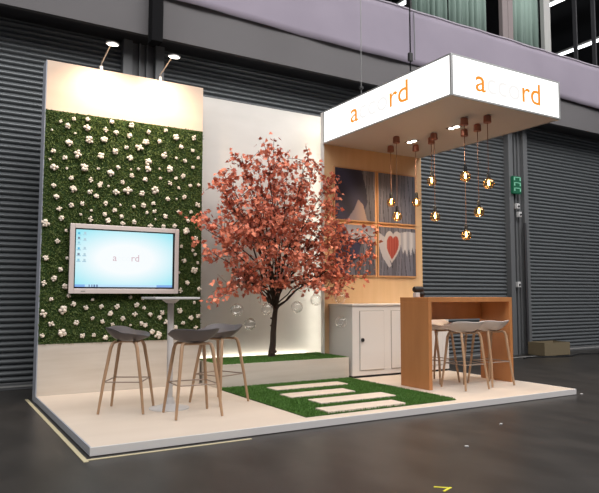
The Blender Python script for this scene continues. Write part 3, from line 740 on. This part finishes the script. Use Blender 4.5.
# ------------------------------------------------------------------ red maple
random.seed(21)
t = thing('maple_tree', 'red leaved maple tree growing from the white planter', 'tree', (3.03, 2.75, .35))
fork = Vector((3.035, 2.7, .92))
bm = new(); tube(bm, [(3.02, 2.75, .33), (3.018, 2.75, .4), (3.03, 2.735, .55), (3.026, 2.72, .7), fork, (3.05, 2.67, 1.12), (3.06, 2.62, 1.35)], [.062, .05, .042, .04, .036, .028, .02], 12)
for k in range(14): ball(bm, (3.025+random.uniform(-.035, .035), 2.735+random.uniform(-.04, .0), random.uniform(.4, .9)), random.uniform(.012, .022), 1, .2)
obj('trunk', bm, 'bark', t, smooth=3.2)
LEAF = [(0, 0), (.16, .1), (.42, .02), (.3, .28), (.62, .42), (.3, .5), (.24, .68), (.0, 1.05), (-.24, .68), (-.3, .5), (-.62, .42), (-.3, .28), (-.42, .02), (-.16, .1)]
def add_leaf(vs, fs, p, size, rnd):
    # lobed leaf hanging from p
    d = Vector((rnd.uniform(-1, 1), rnd.uniform(-1, .6), rnd.uniform(-1.1, .35))).normalized()
    nrm = Vector((rnd.uniform(-1, 1), rnd.uniform(-1, 1), rnd.uniform(-.2, 1))).normalized()
    sx = d.cross(nrm)
    if sx.length < .1: return
    sx.normalize(); up = sx.cross(d)
    i = len(vs)
    for a, b in LEAF:
        q = p+size*(a*sx+b*d+.16*abs(a)*up-.1*b*b*up)
        if q.y > 3.06: q.y = 3.06
        if q.y > 2.66 and (q.x < 1.99 or q.x > 3.82): q.y = 2.64
        vs.append(q)
    mid = len(vs); vs.append(p+size*.42*d)
    n = len(LEAF)
    for k in range(n): fs.append((i+k, i+(k+1) % n, mid))
def curve(a, b, sag, n=8):
    out = []
    for k in range(n+1):
        u = k/n; p = a.lerp(b, u); p.z += sag*math.sin(PI*u); out.append(p)
    return out
at = Vector(t['_at'])
for tip in TIPS:
    tip = Vector(tip); tip.y = min(tip.y, 2.95)
    st = fork.lerp(Vector((3.06, 2.62, 1.35)), random.uniform(0, 1)) if tip.z > 1.3 else fork+Vector((0, 0, .12))
    L = (tip-st).length
    path = curve(st, tip, (.1 if tip.z > 1.4 else .22)*L*random.uniform(.5, 1.2), 10)
    for q in path[1:-1]: q += Vector((random.uniform(-.02, .02), random.uniform(-.02, .02), random.uniform(-.02, .02)))
    r0 = .006+.005*min(L, 1.8)
    bm = new(); tube(bm, path, [max(.003, r0*(1-.85*k/10)) for k in range(11)], 7)
    twigs = []
    for k in range(int(7+5*L)):
        u = random.uniform(.45, 1.); i = min(9, int(u*10)); p = path[i].lerp(path[i+1], u*10-i)
        d = Vector((random.uniform(-1, 1), random.uniform(-1, .8), random.uniform(-.5, .9))).normalized()
        e = p+d*random.uniform(.14, .36)*(1.1-.3*u)
        if e.y > 2.98: e.y = 2.98
        if e.y > 2.66 and (e.x > 3.78 or e.x < 2.02): e.y = 2.64
        tw = curve(p, e, random.uniform(-.02, .05), 4); twigs.append(tw)
        tube(bm, tw, [.0042, .0036, .003, .0026, .002], 5)
    br = obj('branch', bm, 'bark', t, smooth=3.2)
    vs, fs = [], []
    for tw in twigs+[path[6:]]:
        for k in range(random.randint(8, 12)):
            q = random.choice(tw[1:])+Vector((random.gauss(0, .03), random.gauss(0, .03), random.gauss(0, .03)))
            add_leaf(vs, fs, q, random.uniform(.04, .068), random)
    me = bpy.data.meshes.new('foliage'); me.from_pydata([v-at for v in vs], [], fs); me.materials.append(M['leaf'])
    o = bpy.data.objects.new('foliage', me); C.objects.link(o); o.parent = br; stuff(o)

blabs = ['large clear bubble ornament hanging left of the tree trunk', 'clear bubble ornament in front of the cabinet side', 'clear bubble ornament among the lower left leaves', 'clear bubble ornament by the lowest left branch tip', 'clear bubble ornament just left of the trunk fork', 'clear bubble ornament just right of the trunk fork', 'clear bubble ornament before the bright corner light, right of the trunk', 'clear bubble ornament at the lower edge of the plywood wall']
for (x, y, z), lab in zip(BUBBLES, blabs):
    t = thing('bubble_ornament', lab, 'ornament', (x, y, z), 'clear bubbles hanging in the tree')
    r = .078
    bm = new(); ball(bm, (x, y, z), r, 3); obj('sphere', bm, 'bubble', t, smooth=3.2)
    bm = new(); tube(bm, [(x, y, z+r), (x, y, max(1.45, z+.35))], .0012, 4); obj('nylon_thread', bm, 'thread', t)

# ------------------------------------------------------------------ light
def area(name, loc, size, sy, power, col, target):
    l = bpy.data.lights.new(name, 'AREA'); l.shape = 'RECTANGLE'; l.size = size; l.size_y = sy; l.energy = power; l.color = col
    o = bpy.data.objects.new(name, l); C.objects.link(o); o.location = loc
    o.rotation_euler = (Vector(target)-Vector(loc)).to_track_quat('-Z', 'Y').to_euler()
area('hall_light', (3, -5, 10.5), 14, 6, 1700, (1, .97, .95), (3, -1.5, 0))
area('hall_light', (12, -3, 10.5), 6, 8, 700, (1, .97, .95), (12, 0, 0))
area('hall_light', (-8, -1, 9.5), 5, 6, 520, (1, .97, .95), (-1, 3, 2))
w = bpy.data.worlds.new('hall air'); scene.world = w; w.use_nodes = True
w.node_tree.nodes['Background'].inputs[0].default_value = (.85, .88, 1, 1)
w.node_tree.nodes['Background'].inputs[1].default_value = .13

# ------------------------------------------------------------------ camera
cd = bpy.data.cameras.new('camera'); cam = bpy.data.objects.new('camera', cd); C.objects.link(cam)
cam.location = (-1.095, -4.871, 1.206); cam.rotation_euler = (PI/2+.078, -.001, -.539)
cd.sensor_width = 36; cd.lens = 622.3*36/599; cd.clip_start = .05; cd.clip_end = 200
scene.camera = cam
for o in bpy.data.objects:
    if '_at' in o: del o['_at']
vs_ = scene.view_settings
scene.display_settings.display_device = 'sRGB'
vs_.view_transform = 'Standard'; vs_.look = 'None'; vs_.exposure = 0; vs_.gamma = 1; vs_.use_curve_mapping = False
scene.cycles.use_denoising = True
scene.cycles.max_bounces = 8; scene.cycles.transparent_max_bounces = 16
scene.cycles.sample_clamp_indirect = 4
scene.cycles.caustics_reflective = False; scene.cycles.caustics_refractive = False
